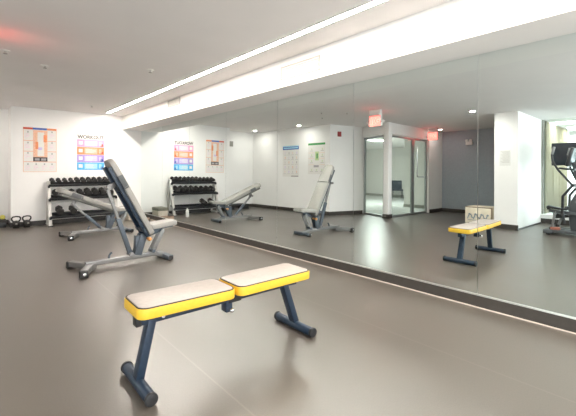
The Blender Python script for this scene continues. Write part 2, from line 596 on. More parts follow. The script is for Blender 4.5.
def vent(loc, ly, lz, label):
    t = thing('air_vent', label, 'vent', loc, 0, 'supply vents in the soffit face')
    f = MB()
    f.lohi((-0.008, -ly / 2, -lz / 2), (0.004, ly / 2, -lz / 2 + 0.012), M['plate'])
    f.lohi((-0.008, -ly / 2, lz / 2 - 0.012), (0.004, ly / 2, lz / 2), M['plate'])
    f.lohi((-0.008, -ly / 2, -lz / 2), (0.004, -ly / 2 + 0.012, lz / 2), M['plate'])
    f.lohi((-0.008, ly / 2 - 0.012, -lz / 2), (0.004, ly / 2, lz / 2), M['plate'])
    f.build('frame', t)
    f = MB()
    n = int(lz / 0.02)
    for k in range(n):
        z = -lz / 2 + (k + 0.5) * lz / n
        f.box((-0.003, 0, z), (0.006, ly - 0.02, 0.0135), M['louver'], 0, ((0, 1, 0), 0.5))
    f.build('louver', t)


vent((XS, 2.84, 2.245), 0.62, 0.155, 'large beige supply vent set in the white soffit face')
vent((XS, 6.05, 2.325), 0.50, 0.12, 'small beige supply vent far along the soffit face')


def downlight(x, y, label, watts):
    t = thing('downlight', label, 'ceiling light', (x, y, ZC), 0, 'recessed ceiling downlights')
    q = MB()
    ring = [(math.cos(a) * 0.055, math.sin(a) * 0.055, -0.004) for a in [2 * PI * k / 24 for k in range(24)]]
    q.tube(ring, 0.012, M['white'], 8, True)
    q.build('trim_ring', t)
    MB().cyl((0, 0, -0.006), (0, 0, -0.001), 0.048, M['lamp']).build('diffuser', t)
    area('downlight_lamp', (x, y, ZC - 0.02), 0.09, watts, (1, 0.95, 0.88))


downlight(-0.25, 8.85, 'lit round downlight above the recessed corner, seen in the mirror', DOWN * 0.3)
downlight(-0.35, 7.00, 'lit round downlight above the blue headed poster, seen in the mirror', DOWN * 0.3)
downlight(-1.30, 2.90, 'lit round downlight beside the white column, seen in the mirror', DOWN)
downlight(-3.75, 4.72, 'lit round downlight by the grey wall, seen in the mirror', DOWN * 0.1)
for x, y, lab in [(-0.6, 0.4, 'added unseen fill downlight above the camera, left of the bench'),
                  (0.7, -1.2, 'added unseen fill downlight behind the camera by the mirror'),
                  (-2.3, -0.6, 'added unseen fill downlight behind the camera by the glass partition')]:
    downlight(x, y, lab, DOWN)  # out of view, added to brighten the room


ps = None
for k, (x, y, s, lab) in enumerate([(0.69, 5.21, 1, 'sprinkler head alone on the ceiling left of the strip light, above the posters'),
                                    (1.72, 4.55, 1, 'sprinkler head on the ceiling beside the strip light'),
                                    (1.80, 7.80, 1, 'sprinkler head on the ceiling near the back wall'),
                                    (0.19, 5.65, 1, 'small ceiling sprinkler reflected beside the exit sign'),
                                    (0.29, 4.84, 1, 'sprinkler head on the ceiling in the red glow of the exit sign')]):
    if ps is None:
        ps = thing('sprinkler_head', lab, 'sprinkler', (x, y, ZC), 0, 'ceiling sprinkler heads')
        MB().cyl((0, 0, -0.006), (0, 0, 0), 0.042, M['white'], 0.046).build('escutcheon', ps)
        q = MB().cyl((0, 0, -0.03), (0, 0, -0.005), 0.011, M['chrome']).cyl((0, 0, -0.034), (0, 0, -0.030), 0.020, M['plate'])
        q.build('nozzle', ps)
    else:
        dup(ps, (x, y, ZC), 0, lab)


def exit_sign(loc, rotz, label, wid=0.28):
    t = thing('exit_sign', label, 'exit sign', loc, rotz, 'red lit exit signs')
    MB().lohi((-wid / 2, -0.03, -0.335), (wid / 2, 0.03, -0.11), M['white'], 0.006).build('housing', t)
    MB().lohi((-wid * 0.46, -0.04, -0.11), (wid * 0.46, 0.04, 0.0), M['white'], 0.004).build('canopy', t)
    for s in (-1, 1):
        MB().box((0, s * 0.0305, -0.225), (wid - 0.02, 0.003, 0.20), M['signface']).build('lit_face', t)
        mx = Matrix.Translation((0, s * 0.0325, -0.225)) @ Matrix.Rotation(0 if s < 0 else PI, 4, 'Z') @ Matrix.Rotation(PI / 2, 4, 'X')
        lettering('lettering', 'EXIT', 0.17, M['signred'], t, mx, 0.001, wid - 0.05)
    for s in (-1, 1):
        q = MB().cyl((s * wid / 2, 0, -0.24), (s * (wid / 2 + 0.02), 0, -0.24), 0.012, M['white'])
        q.sphere((s * (wid / 2 + 0.045), -0.005, -0.245), 0.032, M['white'], n=16)
        q.build('lamp_head', t)
    return t


exit_sign((0.10, 4.25, ZC), PI / 2, 'red EXIT sign hanging from the middle of the ceiling')
exit_sign((-3.38, 4.74, ZC), PI / 2, 'red EXIT sign hanging near the glass door and grey wall')

# ------------------------------------------------------------------ wall things
def poster_root(name, loc, rotz, label, w, hgt):
    """poster facing local -y; local x across, z up from the bottom edge"""
    return thing(name, label, 'poster', loc, rotz, None)


def marks(rects, w, h, m0):
    q = MB().lohi((0, -0.003, 0), (w, 0, h), m0)
    for (x0, z0, x1, z1, mt, lvl) in rects:
        q.lohi((x0 * w, -0.003 - 0.0006 * lvl, z0 * h), (x1 * w, -0.003, z1 * h), mt)
    return q


rnd = random.Random(3)
# exercise chart with the peach figure panel
w, h = 0.571, 0.908
R = [(0, 0.955, 0.28, 1, M['red'], 1), (0.28, 0.955, 0.70, 1, M['royal'], 1), (0.70, 0.955, 1, 1, M['orange'], 1)]
for x in (0, 0.985):
    R.append((x, 0, x + 0.015, 0.955, M['peach'], 1))
R.append((0, 0, 1, 0.010, M['peach'], 1))
for z in (0.225, 0.46, 0.70):
    R += [(0.01, z, 0.29, z + 0.010, M['orange'], 1), (0.72, z, 0.99, z + 0.010, M['orange'], 1)]
R += [(0.01, 0.225, 0.99, 0.235, M['orange'], 1)]
R += [(0.29, 0.335, 0.72, 0.945, M['peach'], 1), (0.42, 0.36, 0.62, 0.90, M['paper'], 2),
      (0.36, 0.52, 0.44, 0.68, M['orange'], 3), (0.60, 0.68, 0.70, 0.84, M['orange'], 3), (0.44, 0.50, 0.56, 0.56, M['lilac'], 3),
      (0.29, 0.24, 0.72, 0.335, M['ink'], 2), (0.34, 0.26, 0.48, 0.31, M['greyink'], 3), (0.53, 0.26, 0.68, 0.31, M['greyink'], 3)]
for (x0, z0) in [(0.06, 0.78), (0.06, 0.54), (0.06, 0.31), (0.78, 0.80), (0.78, 0.55), (0.78, 0.30), (0.06, 0.06), (0.30, 0.06), (0.55, 0.06), (0.78, 0.06)]:
    for k in range(3):
        R.append((x0, z0 + 0.035 * k, x0 + rnd.uniform(0.07, 0.17), z0 + 0.035 * k + 0.010, M['ltpink'], 1))
    R.append((x0 + 0.06, z0 + 0.10, x0 + 0.10, z0 + 0.135, M['greyink'], 1))
t = poster_root('poster', (0.813, YB, 1.095), 0, 'orange bordered exercise chart poster on the back wall above the kettlebells', w, h)
marks(R, w, h, M['paper']).build('sheet', t)

# colour band poster headed WORKOUT
w, h = 0.545, 0.80
R = []
for k, (ma, mb_) in enumerate([('pink', 'ltpink'), ('orange', 'peach'), ('purple', 'lilac'), ('blue', 'ltblue')]):
    z1 = 0.845 - k * 0.212
    z0 = z1 - 0.205
    R.append((0, z0, 1, z1, M[ma], 1))
    R.append((0.27, z0 + 0.03, 0.74, z1 - 0.03, M[mb_], 2))
    R.append((0.06, z0 + 0.06, 0.20, z1 - 0.05, M['paper'], 2))
    R.append((0.80, z0 + 0.04, 0.90, z0 + 0.16, M[mb_], 2))
    R.append((0.86, z0 + 0.02, 0.96, z0 + 0.09, M['royal' if k > 1 else 'red'], 2))
    for j in range(4):
        R.append((0.32, z0 + 0.05 + 0.03 * j, 0.32 + rnd.uniform(0.2, 0.38), z0 + 0.062 + 0.03 * j, M['paper'], 3))
t = poster_root('poster', (1.765, YB, 1.137), 0, 'WORKOUT poster with pink, orange, purple and blue bands above the dumbbell rack', w, h)
marks(R, w, h, M['paper']).build('sheet', t)
lettering('lettering', 'WORKOUT', 0.105, M['ink'], t, Matrix.Translation((w / 2, -0.0045, h * 0.915)) @ Matrix.Rotation(PI / 2, 4, 'X'), 0.0008, w * 0.97)

# blue headed and green headed charts on the left wall
wl_dir = Vector((-0.66 + 0.83, 9.6 - 6.30, 0)).normalized()
wl_ang = math.atan2(wl_dir.y, wl_dir.x)


def on_left(y):
    return -0.83 + (y - 6.30) / (9.6 - 6.30) * 0.17


w, h = 0.66, 0.92
R = [(0, 0.86, 1, 0.985, M['royal'], 1), (0, 0.955, 1, 0.985, M['ltblue'], 2), (0.05, 0.895, 0.95, 0.93, M['ltblue'], 2)]
for k in range(5):
    R.append((0.05, 0.86 - 0.0125 * k - 0.012, 0.05 + 0, 0.86, M['paper'], 1))
for r_ in range(5):
    for c_ in range(4):
        x0, z0 = 0.05 + c_ * 0.24, 0.09 + r_ * 0.15
        R.append((x0, z0, x0 + 0.17, z0 + 0.008, M['greyink'], 1))
        R.append((x0 + 0.05 + 0.02 * ((r_ + c_) % 2), z0 + 0.03, x0 + 0.09, z0 + 0.10, [M['peach'], M['greyink'], M['lilac']][(r_ * 2 + c_) % 3], 1))
R.append((0.02, 0.01, 0.45, 0.03, M['ink'], 1))
R = [r for r in R if r[2] > r[0]]
t = poster_root('poster', (on_left(7.43) + 0.004, 7.43, 1.00), wl_ang, 'blue headed exercise chart poster on the left wall, seen in the mirror', w, h)
marks(R, w, h, M['paper']).build('sheet', t)
w, h = 0.61, 0.86
R = [(0, 0.93, 1, 0.995, M['green'], 1), (0.36, 0.44, 0.58, 0.72, M['ltgreen'], 1), (0.36, 0.22, 0.66, 0.29, M['greyink'], 1), (0.42, 0.50, 0.50, 0.66, M['green'], 2)]
for z in (0.30, 0.50, 0.68):
    R += [(0.02, z, 0.33, z + 0.008, M['peach'], 1), (0.64, z, 0.98, z + 0.008, M['peach'], 1)]
for (x0, z0) in [(0.08, 0.74), (0.08, 0.55), (0.08, 0.36), (0.70, 0.74), (0.70, 0.55), (0.70, 0.36), (0.1, 0.08), (0.4, 0.08), (0.7, 0.08)]:
    R.append((x0, z0, x0 + 0.18, z0 + 0.012, M['greyink'], 1))
    R.append((x0 + 0.06, z0 + 0.03, x0 + 0.10, z0 + 0.09, M['ltgreen'], 1))
t = poster_root('poster', (on_left(6.46) + 0.004, 6.46, 1.08), wl_ang, 'green headed exercise chart poster on the left wall, seen in the mirror', w, h)
marks(R, w, h, M['paper']).build('sheet', t)

# faint notice on the white column
t = poster_root('paper_notice', (-1.95, 2.41, 1.30), PI / 2, 'small pale paper notice on the white column, seen in the mirror', 0.2, 0.32)
R = [(0.08, 0.9 - 0.07 * k, 0.9 - 0.1 * (k % 3), 0.915 - 0.07 * k, M['plate'], 1) for k in range(11)]
marks(R, 0.20, 0.32, M['white']).build('sheet', t)
t['category'] = 'notice'

# fire alarm on the angled wall face
fd = Vector((-1.90 + 0.83, 6.02 - 6.30, 0)).normalized()
fp = Vector((-0.83, 6.30, 0)) + fd * 0.28
t = thing('fire_alarm', 'small dark red fire alarm sounder high on the white wall', 'fire alarm', (fp.x, fp.y, 2.16), math.atan2(fd.y, fd.x) + PI)
MB().box((0, -0.022, 0), (0.105, 0.044, 0.135), M['alarm'], 0.008).build('body', t)
MB().cyl((0, -0.055, 0.02), (0, -0.04, 0.02), 0.032, M['alarm'], 0.036).build('strobe', t)

# emergency light on the grey wall
t = thing('emergency_light', 'white twin head emergency light on the grey accent wall', 'emergency light', (-4.45, 4.18, 2.02), PI / 2)
MB().box((0, -0.035, 0), (0.18, 0.07, 0.10), M['white'], 0.01).build('body', t)
for s in (-1, 1):
    MB().cyl((s * 0.05, -0.05, 0.08), (s * 0.055, -0.10, 0.07), 0.030, M['white'], 0.038).cyl((s * 0.05, -0.05, 0.04), (s * 0.05, -0.05, 0.08), 0.012, M['white']).build('lamp_head', t)

# access plate and outlet box in the recess beyond the back wall
t = thing('wall_plate', 'grey louvered wall plate high in the recess, seen in the mirror', 'wall plate', (0.24, 9.5, 2.00))
q = MB().box((0, -0.008, 0), (0.24, 0.016, 0.165), M['plate'], 0.003)
for k in range(6):
    q.box((0, -0.018, -0.06 + 0.024 * k), (0.20, 0.006, 0.010), M['plate'])
q.build('cover', t)
t = thing('outlet_box', 'small black outlet box low on the recess wall with a hanging cable', 'outlet box', (0.36, 9.5, 0.53))
MB().box((0, -0.03, 0), (0.13, 0.06, 0.10), M['black'], 0.006).build('box', t)
MB().tube([(0.05, -0.03, -0.05), (0.065, -0.035, -0.12), (0.06, -0.04, -0.2), (0.07, -0.04, -0.27)], 0.004, M['plate'], 8).build('cable', t)

# ------------------------------------------------------------------ yellow flat bench
t = thing('flat_bench', 'yellow edged flat weight bench with taupe pads and navy legs', 'weight bench', (1.195, 1.890, 0), math.radians(-1.0))


def bench_pad(x0, x1, ztop0, ztop1, name, thick=0.056, y=0.138):
    L = x1 - x0
    ang = math.atan2(ztop1 - ztop0, L)
    mx = Matrix.Translation(((x0 + x1) / 2, 0, (ztop0 + ztop1) / 2)) @ Matrix.Rotation(-ang, 4, 'Y')
    p = MB()
    rr = 0.045
    poly = []
    for cx_, cy_, a0 in ((L / 2 - rr, y - rr, 0), (-L / 2 + rr, y - rr, 1), (-L / 2 + rr, -y + rr, 2), (L / 2 - rr, -y + rr, 3)):
        for k in range(5):
            a = (a0 + k / 4) * PI / 2
            poly.append((cx_ + rr * math.cos(a), cy_ + rr * math.sin(a)))
    p.prism(poly, 'z', -thick, -0.002, M['yellow'], 0.008)
    p.xform(mx)
    o = p.build(name, t)
    k_ = MB().prism([(a * (1 - 0.022 / L), b * 0.925) for a, b in poly], 'z', -0.004, 0.004, M['taupe'], 0.003).xform(mx).build('top_panel', o)
    k_['label'] = 'taupe vinyl top panel'
    ring = [(a * (1 - 0.014 / L), b * 0.945, -0.001) for a, b in poly]
    MB().tube(ring, 0.0035, M['piping'], 6, True).xform(mx).build('piping', o)
    return o


bench_pad(-0.580, -0.020, 0.452, 0.437, 'back_pad')
bench_pad(-0.005, 0.590, 0.438, 0.434, 'seat_pad')
MB().bar((-0.535, 0, 0.352), (0.545, 0, 0.346), 0.05, 0.050, M['navy'], 0.004).build('frame_rail', t)
q = MB().box((-0.545, 0, 0.352), (0.030, 0.054, 0.054), M['black'], 0.005)
q.build('end_cap', t)
for xa, xb in ((-0.475, -0.540), (0.440, 0.545)):
    l = MB().bar((xa, 0, 0.345), (xb, 0, 0.050), 0.060, 0.042, M['navy'], 0.004, up=(1, 0, 0)).build('leg', t)
    MB().cyl((xb, -0.185, 0.031), (xb, 0.185, 0.031), 0.029, M['navy'], bev=0.004).build('foot_bar', l)
    for s in (-1, 1):
        MB().cyl((xb, s * 0.175, 0.032), (xb, s * 0.197, 0.032), 0.032, M['black'], bev=0.005).build('rubber_cap', l)
q = MB().box((-0.012, 0, 0.305), (0.045, 0.064, 0.075), M['navy'], 0.004)
q.box((0.028, 0.0, 0.345), (0.09, 0.07, 0.05), M['black'], 0.004)
q.build('hinge_bracket', t)
MB().cyl((-0.01, -0.055, 0.285), (-0.01, 0.045, 0.285), 0.009, M['chrome']).sphere((-0.01, -0.058, 0.285), 0.014, M['chrome'], n=12).build('locking_pin', t)
MB().cyl((-0.42, -0.035, 0.352), (-0.42, 0.035, 0.352), 0.010, M['chrome']).build('bolt', t)

# ------------------------------------------------------------------ adjustable benches
def adjustable_bench(label, loc, rotz, top, pivot, strut_top, strut_bot, seat_z=0.465, frame_mat='navy', thick=0.095):
    t = thing('adjustable_bench', label, 'weight bench', loc, rotz, 'grey adjustable incline benches')
    g, bl = M['greysteel'], M['bluesteel']
    MB().bar((-0.42, 0, 0.080), (0.40, 0, 0.080), 0.075, 0.055, g, 0.008).build('base_beam', t)
    # rear foot: a plate and two splayed arms
    q = MB()
    q.prism([(-0.31, -0.045), (-0.31, 0.045), (-0.38, 0.12), (-0.47, 0.290), (-0.535, 0.260), (-0.435, 0.06), (-0.42, 0), (-0.435, -0.06),
             (-0.535, -0.260), (-0.47, -0.290), (-0.38, -0.12)], 'z', 0.020, 0.085, g, 0.008)
    rf = q.build('rear_foot', t)
    for s in (-1, 1):
        q = MB().box((-0.500, s * 0.272, 0.040), (0.080, 0.065, 0.080), M['rubber'], 0.012)
        q.cyl((-0.500, s * 0.302, 0.045), (-0.500, s * 0.312, 0.045), 0.016, M['chrome'], bev=0.003)
        q.build('rubber_cap', rf)
    # front foot
    q = MB()
    q.bar((0.36, 0, 0.078), (0.50, 0, 0.045), 0.07, 0.05, g, 0.006)
    q.bar((0.50, -0.19, 0.035), (0.50, 0.19, 0.035), 0.075, 0.055, bl, 0.010)
    ff = q.build('front_foot', t)
    for s in (-1, 1):
        MB().cyl((0.50, s * 0.16, 0.030), (0.50, s * 0.200, 0.030), 0.030, M['rubber'], bev=0.005).build('wheel', ff)
    # pivot posts
    q = MB()
    for s in (-1, 1):
        q.bar((0.15, s * 0.045, 0.10), (pivot[0] - 0.02, s * 0.045, pivot[1] + 0.03), 0.012, 0.085, bl, 0.003, up=(1, 0, 0))
    q.bar((0.15, 0, 0.10), (0.16, 0, 0.33), 0.075, 0.06, bl, 0.005, up=(1, 0, 0))
    q.build('pivot_post', t)
    q = MB()
    for s in (-1, 1):
        q.bar((0.33, s * 0.05, 0.10), (0.47, s * 0.05, seat_z - 0.09), 0.012, 0.045, g, 0.003, up=(1, 0, 0))
    q.cyl((0.34, -0.065, 0.12), (0.34, 0.065, 0.12), 0.022, bl, bev=0.003)
    q.bar((0.20, 0, 0.30), (0.47, 0, seat_z - 0.085), 0.05, 0.05, bl, 0.005)
    q.build('seat_post', t)
    MB().cyl((0.27, -0.10, 0.285), (0.27, -0.02, 0.285), 0.016, M['brass']).sphere((0.27, -0.105, 0.285), 0.024, M['brass'], n=12).build('adjuster_knob', t)['label'] = 'orange adjuster knob'
    # backrest
    P, T = Vector((pivot[0], 0, pivot[1])), Vector((top[0], 0, top[1]))
    d = (T - P).normalized()
    n = Vector((-d.z, 0, d.x))
    if n.x < 0 or (abs(n.x) < 0.2 and n.z < 0):
        n = -n
    if n.z < 0:
        n = -n
    L = (T - P).length
    Rm = Matrix((d, Vector((0, 1, 0)), d.cross(Vector((0, 1, 0))))).transposed()
    if (Rm @ Vector((0, 0, 1))).dot(n) < 0:
        Rm = Matrix((d, Vector((0, -1, 0)), d.cross(Vector((0, -1, 0))))).transposed()
    mx = Matrix.Translation(P) @ Rm.to_4x4()

    def outline(x0, x1, y0, y1, r0, r1):
        pts = []
        for cx_, cy_, a0, r in ((x1 - r1, y1 - r1, 0, r1), (x0 + r0, y0 - r0, 1, r0), (x0 + r0, -y0 + r0, 2, r0), (x1 - r1, -y1 + r1, 3, r1)):
            for k in range(5):
                a = (a0 + k / 4) * PI / 2
                pts.append((cx_ + r * math.cos(a), cy_ + r * math.sin(a)))
        return pts
    q = MB().prism(outline(0, L * 0.64, 0.135, 0.135, 0.03, 0.008), 'z', 0.030, thick, M['pad'], 0.012)
    q.prism(outline(L * 0.645, L, 0.135, 0.115, 0.008, 0.08), 'z', 0.030, thick, M['pad'], 0.012)
    bp = q.xform(mx).build('backrest', t)
    MB().lohi((L * 0.635, -0.1365, 0.026), (L * 0.80, 0.1365, thick - 0.0085), M['padband'], 0.004).xform(mx).build('side_band', bp)['label'] = 'charcoal band round the sides of the backrest'
    q = MB()
    for s in (-1, 1):
        q.lohi((0.0, s * 0.085 - 0.018, -0.012), (L * 0.93, s * 0.085 + 0.018, 0.030), M[frame_mat], 0.004)
    q.lohi((L * 0.06, -0.10, -0.008), (L * 0.12, 0.10, 0.028), M[frame_mat], 0.004)
    q.lohi((L * 0.62, -0.10, -0.008), (L * 0.68, 0.10, 0.028), M[frame_mat], 0.004)
    q.xform(mx).build('backrest_frame', t)
    # strut
    a, b_ = Vector((strut_bot[0], 0, strut_bot[1])), Vector((strut_top[0], 0, strut_top[1]))
    mid = a.lerp(b_, 0.55)
    q = MB().bar(a, mid, 0.05, 0.05, bl, 0.006, up=(1, 0, 0))
    q.bar(a.lerp(b_, 0.4), b_, 0.034, 0.034, g, 0.005, up=(1, 0, 0))
    st = q.build('support_strut', t)
    q = MB().cyl(b_ + Vector((0, -0.075, 0)), b_ + Vector((0, 0.075, 0)), 0.020, g, bev=0.003)
    MB().cyl(a + Vector((0, -0.06, 0)), a + Vector((0, 0.06, 0)), 0.028, g, bev=0.003).build('pivot_pin', st)
    # bracket from strut top back to the backrest frame
    tt = max(0, min(L, (b_ - P).dot(d)))
    fpt = P + d * tt
    q.bar(b_, fpt, 0.06, 0.035, g, 0.004, up=(0, 1, 0))
    q.build('pivot_bracket', st)
    # ladder hook
    MB().tube([(-0.17, 0, 0.10), (-0.165, 0, 0.135), (-0.15, 0, 0.16), (-0.135, 0, 0.165)], 0.012, M['bluesteel'], 10).build('strut_hook', t)
    # seat
    smx = Matrix.Translation((0.275, 0, seat_z - 0.005)) @ Matrix.Rotation(-0.07, 4, 'Y')
    q = MB().prism(outline(0, 0.36, 0.14, 0.115, 0.03, 0.035), 'z', -0.062, 0.0, M['pad'], 0.012).xform(smx)
    sp = q.build('seat', t)
    MB().lohi((0.02, -0.09, -0.078), (0.30, 0.09, -0.060), M['bluesteel'], 0.004).xform(smx).build('seat_plate', sp)
    # handle under the backrest top
    q = MB().tube([(0.02, -0.13, 0), (-0.03, -0.13, -0.0), (-0.03, 0.13, 0), (0.02, 0.13, 0)], 0.011, M['bluesteel'], 10)
    q.xform(Matrix.Translation(P + d * (L * 0.10)) @ Rm.to_4x4())
    q.build('carry_handle', t)
    return t


adjustable_bench('grey adjustable bench with upright backrest standing nearer the camera', (1.385, 4.50, 0), 0.04,
                 (-0.235, 1.225), (0.245, 0.315), (-0.185, 0.92), (0.075, 0.115))
adjustable_bench('grey adjustable bench with low reclined backrest in front of the dumbbell rack', (1.70, 6.90, 0), 0.06,
                 (-0.66, 0.76), (0.31, 0.350), (-0.40, 0.555), (0.04, 0.115), 0.455, 'olivesteel', 0.105)

# ------------------------------------------------------------------ dumbbell rack and dumbbells
RX0, RX1 = 1.185, 2.50
t = thing('dumbbell_rack', 'pale three tier dumbbell rack against the back wall', 'dumbbell rack', (RX0, 8.62, 0))
RL = RX1 - RX0
for x in (0.03, RL - 0.03):
    q = MB()
    q.bar((x, -0.20, 0.02), (x, 0.26, 0.02), 0.06, 0.04, M['rackwhite'], 0.005)
    q.bar((x, -0.13, 0.03), (x, 0.12, 0.90), 0.06, 0.075, M['rackwhite'], 0.005, up=(0, 1, 0))
    q.bar((x, 0.24, 0.03), (x, 0.14, 0.87), 0.04, 0.04, M['rackwhite'], 0.005, up=(0, 1, 0))
    f = q.build('end_frame', t)
    q = MB()
    for y in (-0.18, 0.24):
        MB().box((x, y, 0.012), (0.075, 0.06, 0.024), M['rubber'], 0.004).build('rubber_foot', f)
shelf_def = [(0.845, 0.10, 0.19), (0.575, 0.02, 0.22), (0.215, -0.05, 0.24)]   # z, y centre, depth
TILTS = 0.28
for z, yc, dp in shelf_def:
    q = MB()
    for s in (-1, 1):
        q.box((RL / 2, yc + s * dp * 0.42, z + s * dp * 0.42 * math.tan(TILTS)), (RL - 0.05, 0.045, 0.035), M['black'], 0.004, ((1, 0, 0), TILTS))
    q.box((RL / 2, yc, z - 0.022), (RL - 0.05, dp, 0.008), M['black'], 0, ((1, 0, 0), TILTS))
    q.build('shelf', t)
    for x in (0.03, RL - 0.03):
        MB().box((x, yc - dp * 0.2, z - 0.05), (0.035, dp * 0.6, 0.05), M['black'], 0.004).build('shelf_bracket', t)

proto = {}


def dumbbell(x, y, z, r, L, label):
    """rubber hex dumbbell lying across the rack, axis front to back"""
    key = (r, L)
    if key not in proto:
        d = thing('dumbbell', label, 'dumbbell', (x, y, z), 0, 'black rubber dumbbells on the rack')
        d.rotation_euler = (TILTS, 0, 0)
        for s in (-1, 1):
            MB().cyl((0, s * (L / 2 - r * 0.62), 0), (0, s * (L / 2 + r * 0.62), 0), r, M['rubber'], n=6, bev=r * 0.14).xform(Matrix.Rotation(0, 4, 'Y')).build('head', d)
        MB().cyl((0, -L / 2, 0), (0, L / 2, 0), 0.015, M['chrome'], n=14).build('handle', d)
        proto[key] = d
        return d
    d = dup(proto[key], (x, y, z), 0, label)
    d.rotation_euler = (TILTS, 0, 0)
    return d


ORD = ['first', 'second', 'third', 'fourth', 'fifth', 'sixth', 'seventh', 'eighth', 'ninth', 'tenth', 'eleventh', 'twelfth']
z, yc, dp = shelf_def[0]
n = 11
for k in range(n):
    r = 0.044 if k < 4 else 0.050
    dumbbell(RX0 + 0.095 + k * (RL - 0.19) / (n - 1), 8.62 + yc, z + r + 0.026, r, 0.125, 'small black dumbbell, %s from the left on the top shelf' % ORD[k])
z, yc, dp = shelf_def[1]
n = 8
for k in range(n):
    r = 0.060 if k < 4 else 0.066
    dumbbell(RX0 + 0.145 + k * (RL - 0.29) / (n - 1), 8.62 + yc, z + r + 0.026, r, 0.145, 'black dumbbell, %s from the left on the middle shelf' % ORD[k])
z, yc, dp = shelf_def[2]
for k in range(2):
    dumbbell(RX0 + 0.20 + k * 0.24, 8.62 + yc, z + 0.098, 0.069, 0.155, ['large black dumbbell at the left end of the bottom shelf', 'large black dumbbell second along on the bottom shelf'][k])

# white bottle on the floor under the rack's bottom shelf
t = thing('spray_bottle', 'small white bottle standing on the floor by the dumbbell rack', 'bottle', (2.28, 8.16, 0))
MB().cyl((0, 0, 0), (0, 0, 0.15), 0.040, M['white'], bev=0.008).cyl((0, 0, 0.15), (0, 0, 0.18), 0.040, M['white'], 0.016).build('body', t)
MB().cyl((0, 0, 0.178), (0, 0, 0.215), 0.019, M['white'], bev=0.003).build('cap', t)

# kettlebells
for k, (x, y, lab) in enumerate([(0.690, 8.76, 'black kettlebell on the floor beside the recess corner'),
                                 (0.860, 8.76, 'black kettlebell on the floor nearer the dumbbell rack')]):
    if k == 0:
        kb = thing('kettlebell', lab, 'kettlebell', (x, y, 0), 0, 'kettlebells by the back wall')
        q = MB().sphere((0, 0, 0.088), 0.085, M['rubber'], (1, 1, 0.98), 24)
        q.cyl((0, 0, 0.0), (0, 0, 0.03), 0.058, M['rubber'], 0.072)
        q.build('bell', kb)
        pts = [(-0.045, 0, 0.145), (-0.078, 0, 0.185), (-0.082, 0, 0.225), (-0.06, 0, 0.252), (0, 0, 0.262), (0.06, 0, 0.252), (0.082, 0, 0.225), (0.078, 0, 0.185), (0.045, 0, 0.145)]
        MB().tube(pts, 0.0155, M['rubber'], 12).build('handle', kb)
        MB().box((0, -0.076, 0.10), (0.04, 0.020, 0.03), M['plate'], 0.008).build('badge', kb)
        for c_ in kb.children:
            c_.data.transform(Matrix.Scale(0.86, 4))
    else:
        dup(kb, (x, y, 0), 0.25, lab)

# step platform with a yellow ball in the recess
t = thing('step_platform', 'black low step platform on the floor at the recess wall', 'step platform', (0.20, 9.15, 0))
MB().box((0, 0, 0.125), (0.72, 0.36, 0.05), M['rubber'], 0.012).build('deck', t)
for x in (-0.26, 0.26):
    MB().prism([(x - 0.09, -0.17), (x + 0.09, -0.17), (x + 0.09, 0.17), (x - 0.09, 0.17)], 'z', 0, 0.102, M['black'], 0.006).build('riser', t)
q = MB().sphere((0, 0, 0.045), 0.045, M['ball'])
q.tube([(math.cos(a) * 0.0455, 0, 0.045 + math.sin(a) * 0.0455) for a in [2 * PI * k / 20 for k in range(20)]], 0.002, M['plate'], 6, True)
tag(q.build('massage_ball'), 'yellow green massage ball on the black step platform', 'ball').location = (0.50, 9.10, 0.150)

# low padded box and belt on the floor by the mirror corner
t = thing('padded_box', 'low tan box with an olive grey padded lid in the corner by the mirror', 'box', (2.80, 8.55, 0))
MB().lohi((-0.12, -0.18, 0.0), (0.12, 0.18, 0.165), M['tanbox'], 0.008).build('body', t)
MB().lohi((-0.13, -0.19, 0.165), (0.13, 0.19, 0.24), M['mat_olive'], 0.015).build('lid', t)
t = thing('weight_belt', 'tan coiled weight belt lying on the floor near the mirror', 'weight belt', (2.86, 7.95, 0), 0.4)
pts = [(math.cos(a) * (0.15 - 0.006 * a), math.sin(a) * (0.09 - 0.0035 * a)) for a in [k * 0.35 for k in range(26)]]
q = MB()
for a, b_ in zip(pts[:-1], pts[1:]):
    q.bar((a[0], a[1], 0.04), (b_[0], b_[1], 0.04), 0.008, 0.08, M['tan'], 0)
q.build('strap', t)
MB().box((0.155, 0.0, 0.042), (0.012, 0.05, 0.07), M['chrome'], 0.003).build('buckle', t)

# ------------------------------------------------------------------ things seen in the mirror on the window side
# plywood plyo box
t = thing('plyo_box', 'plywood jump box with blue grey marks by the white column, seen in the mirror', 'jump box', (-2.26, 3.04, 0))
q = MB().lohi((-0.26, -0.27, 0), (0.26, 0.27, 0.405), M['ply'], 0.004)
q.build('box', t)
q = MB()
for zz in (0.0, 0.387):
    q.lohi((0.2605, -0.272, zz), (0.262, 0.272, zz + 0.018), M['ply_edge'])
for yy in (-0.272, 0.254):
    q.lohi((0.2605, yy, 0), (0.262, yy + 0.018, 0.405), M['ply'] if yy > 0 else M['ply_edge'])
q.build('plywood_edge', t)
q = MB()
for k in range(7):
    y = 0.20 - k * 0.062
    hgt = [0.13, 0.10, 0.14, 0.09, 0.13, 0.11, 0.12][k]
    q.box((0.2625, y, 0.20), (0.002, 0.022, hgt), M['stencil'], 0, ((1, 0, 0), 0.35 * (-1) ** k))
    q.box((0.2625, y - 0.02, 0.20 + hgt * 0.3 * (-1) ** k), (0.002, 0.050, 0.020), M['stencil'], 0, ((1, 0, 0), 0.2))
q.box((0.2625, 0.01, 0.115), (0.002, 0.42, 0.012), M['stencil'])
q.build('painted_mark', t)

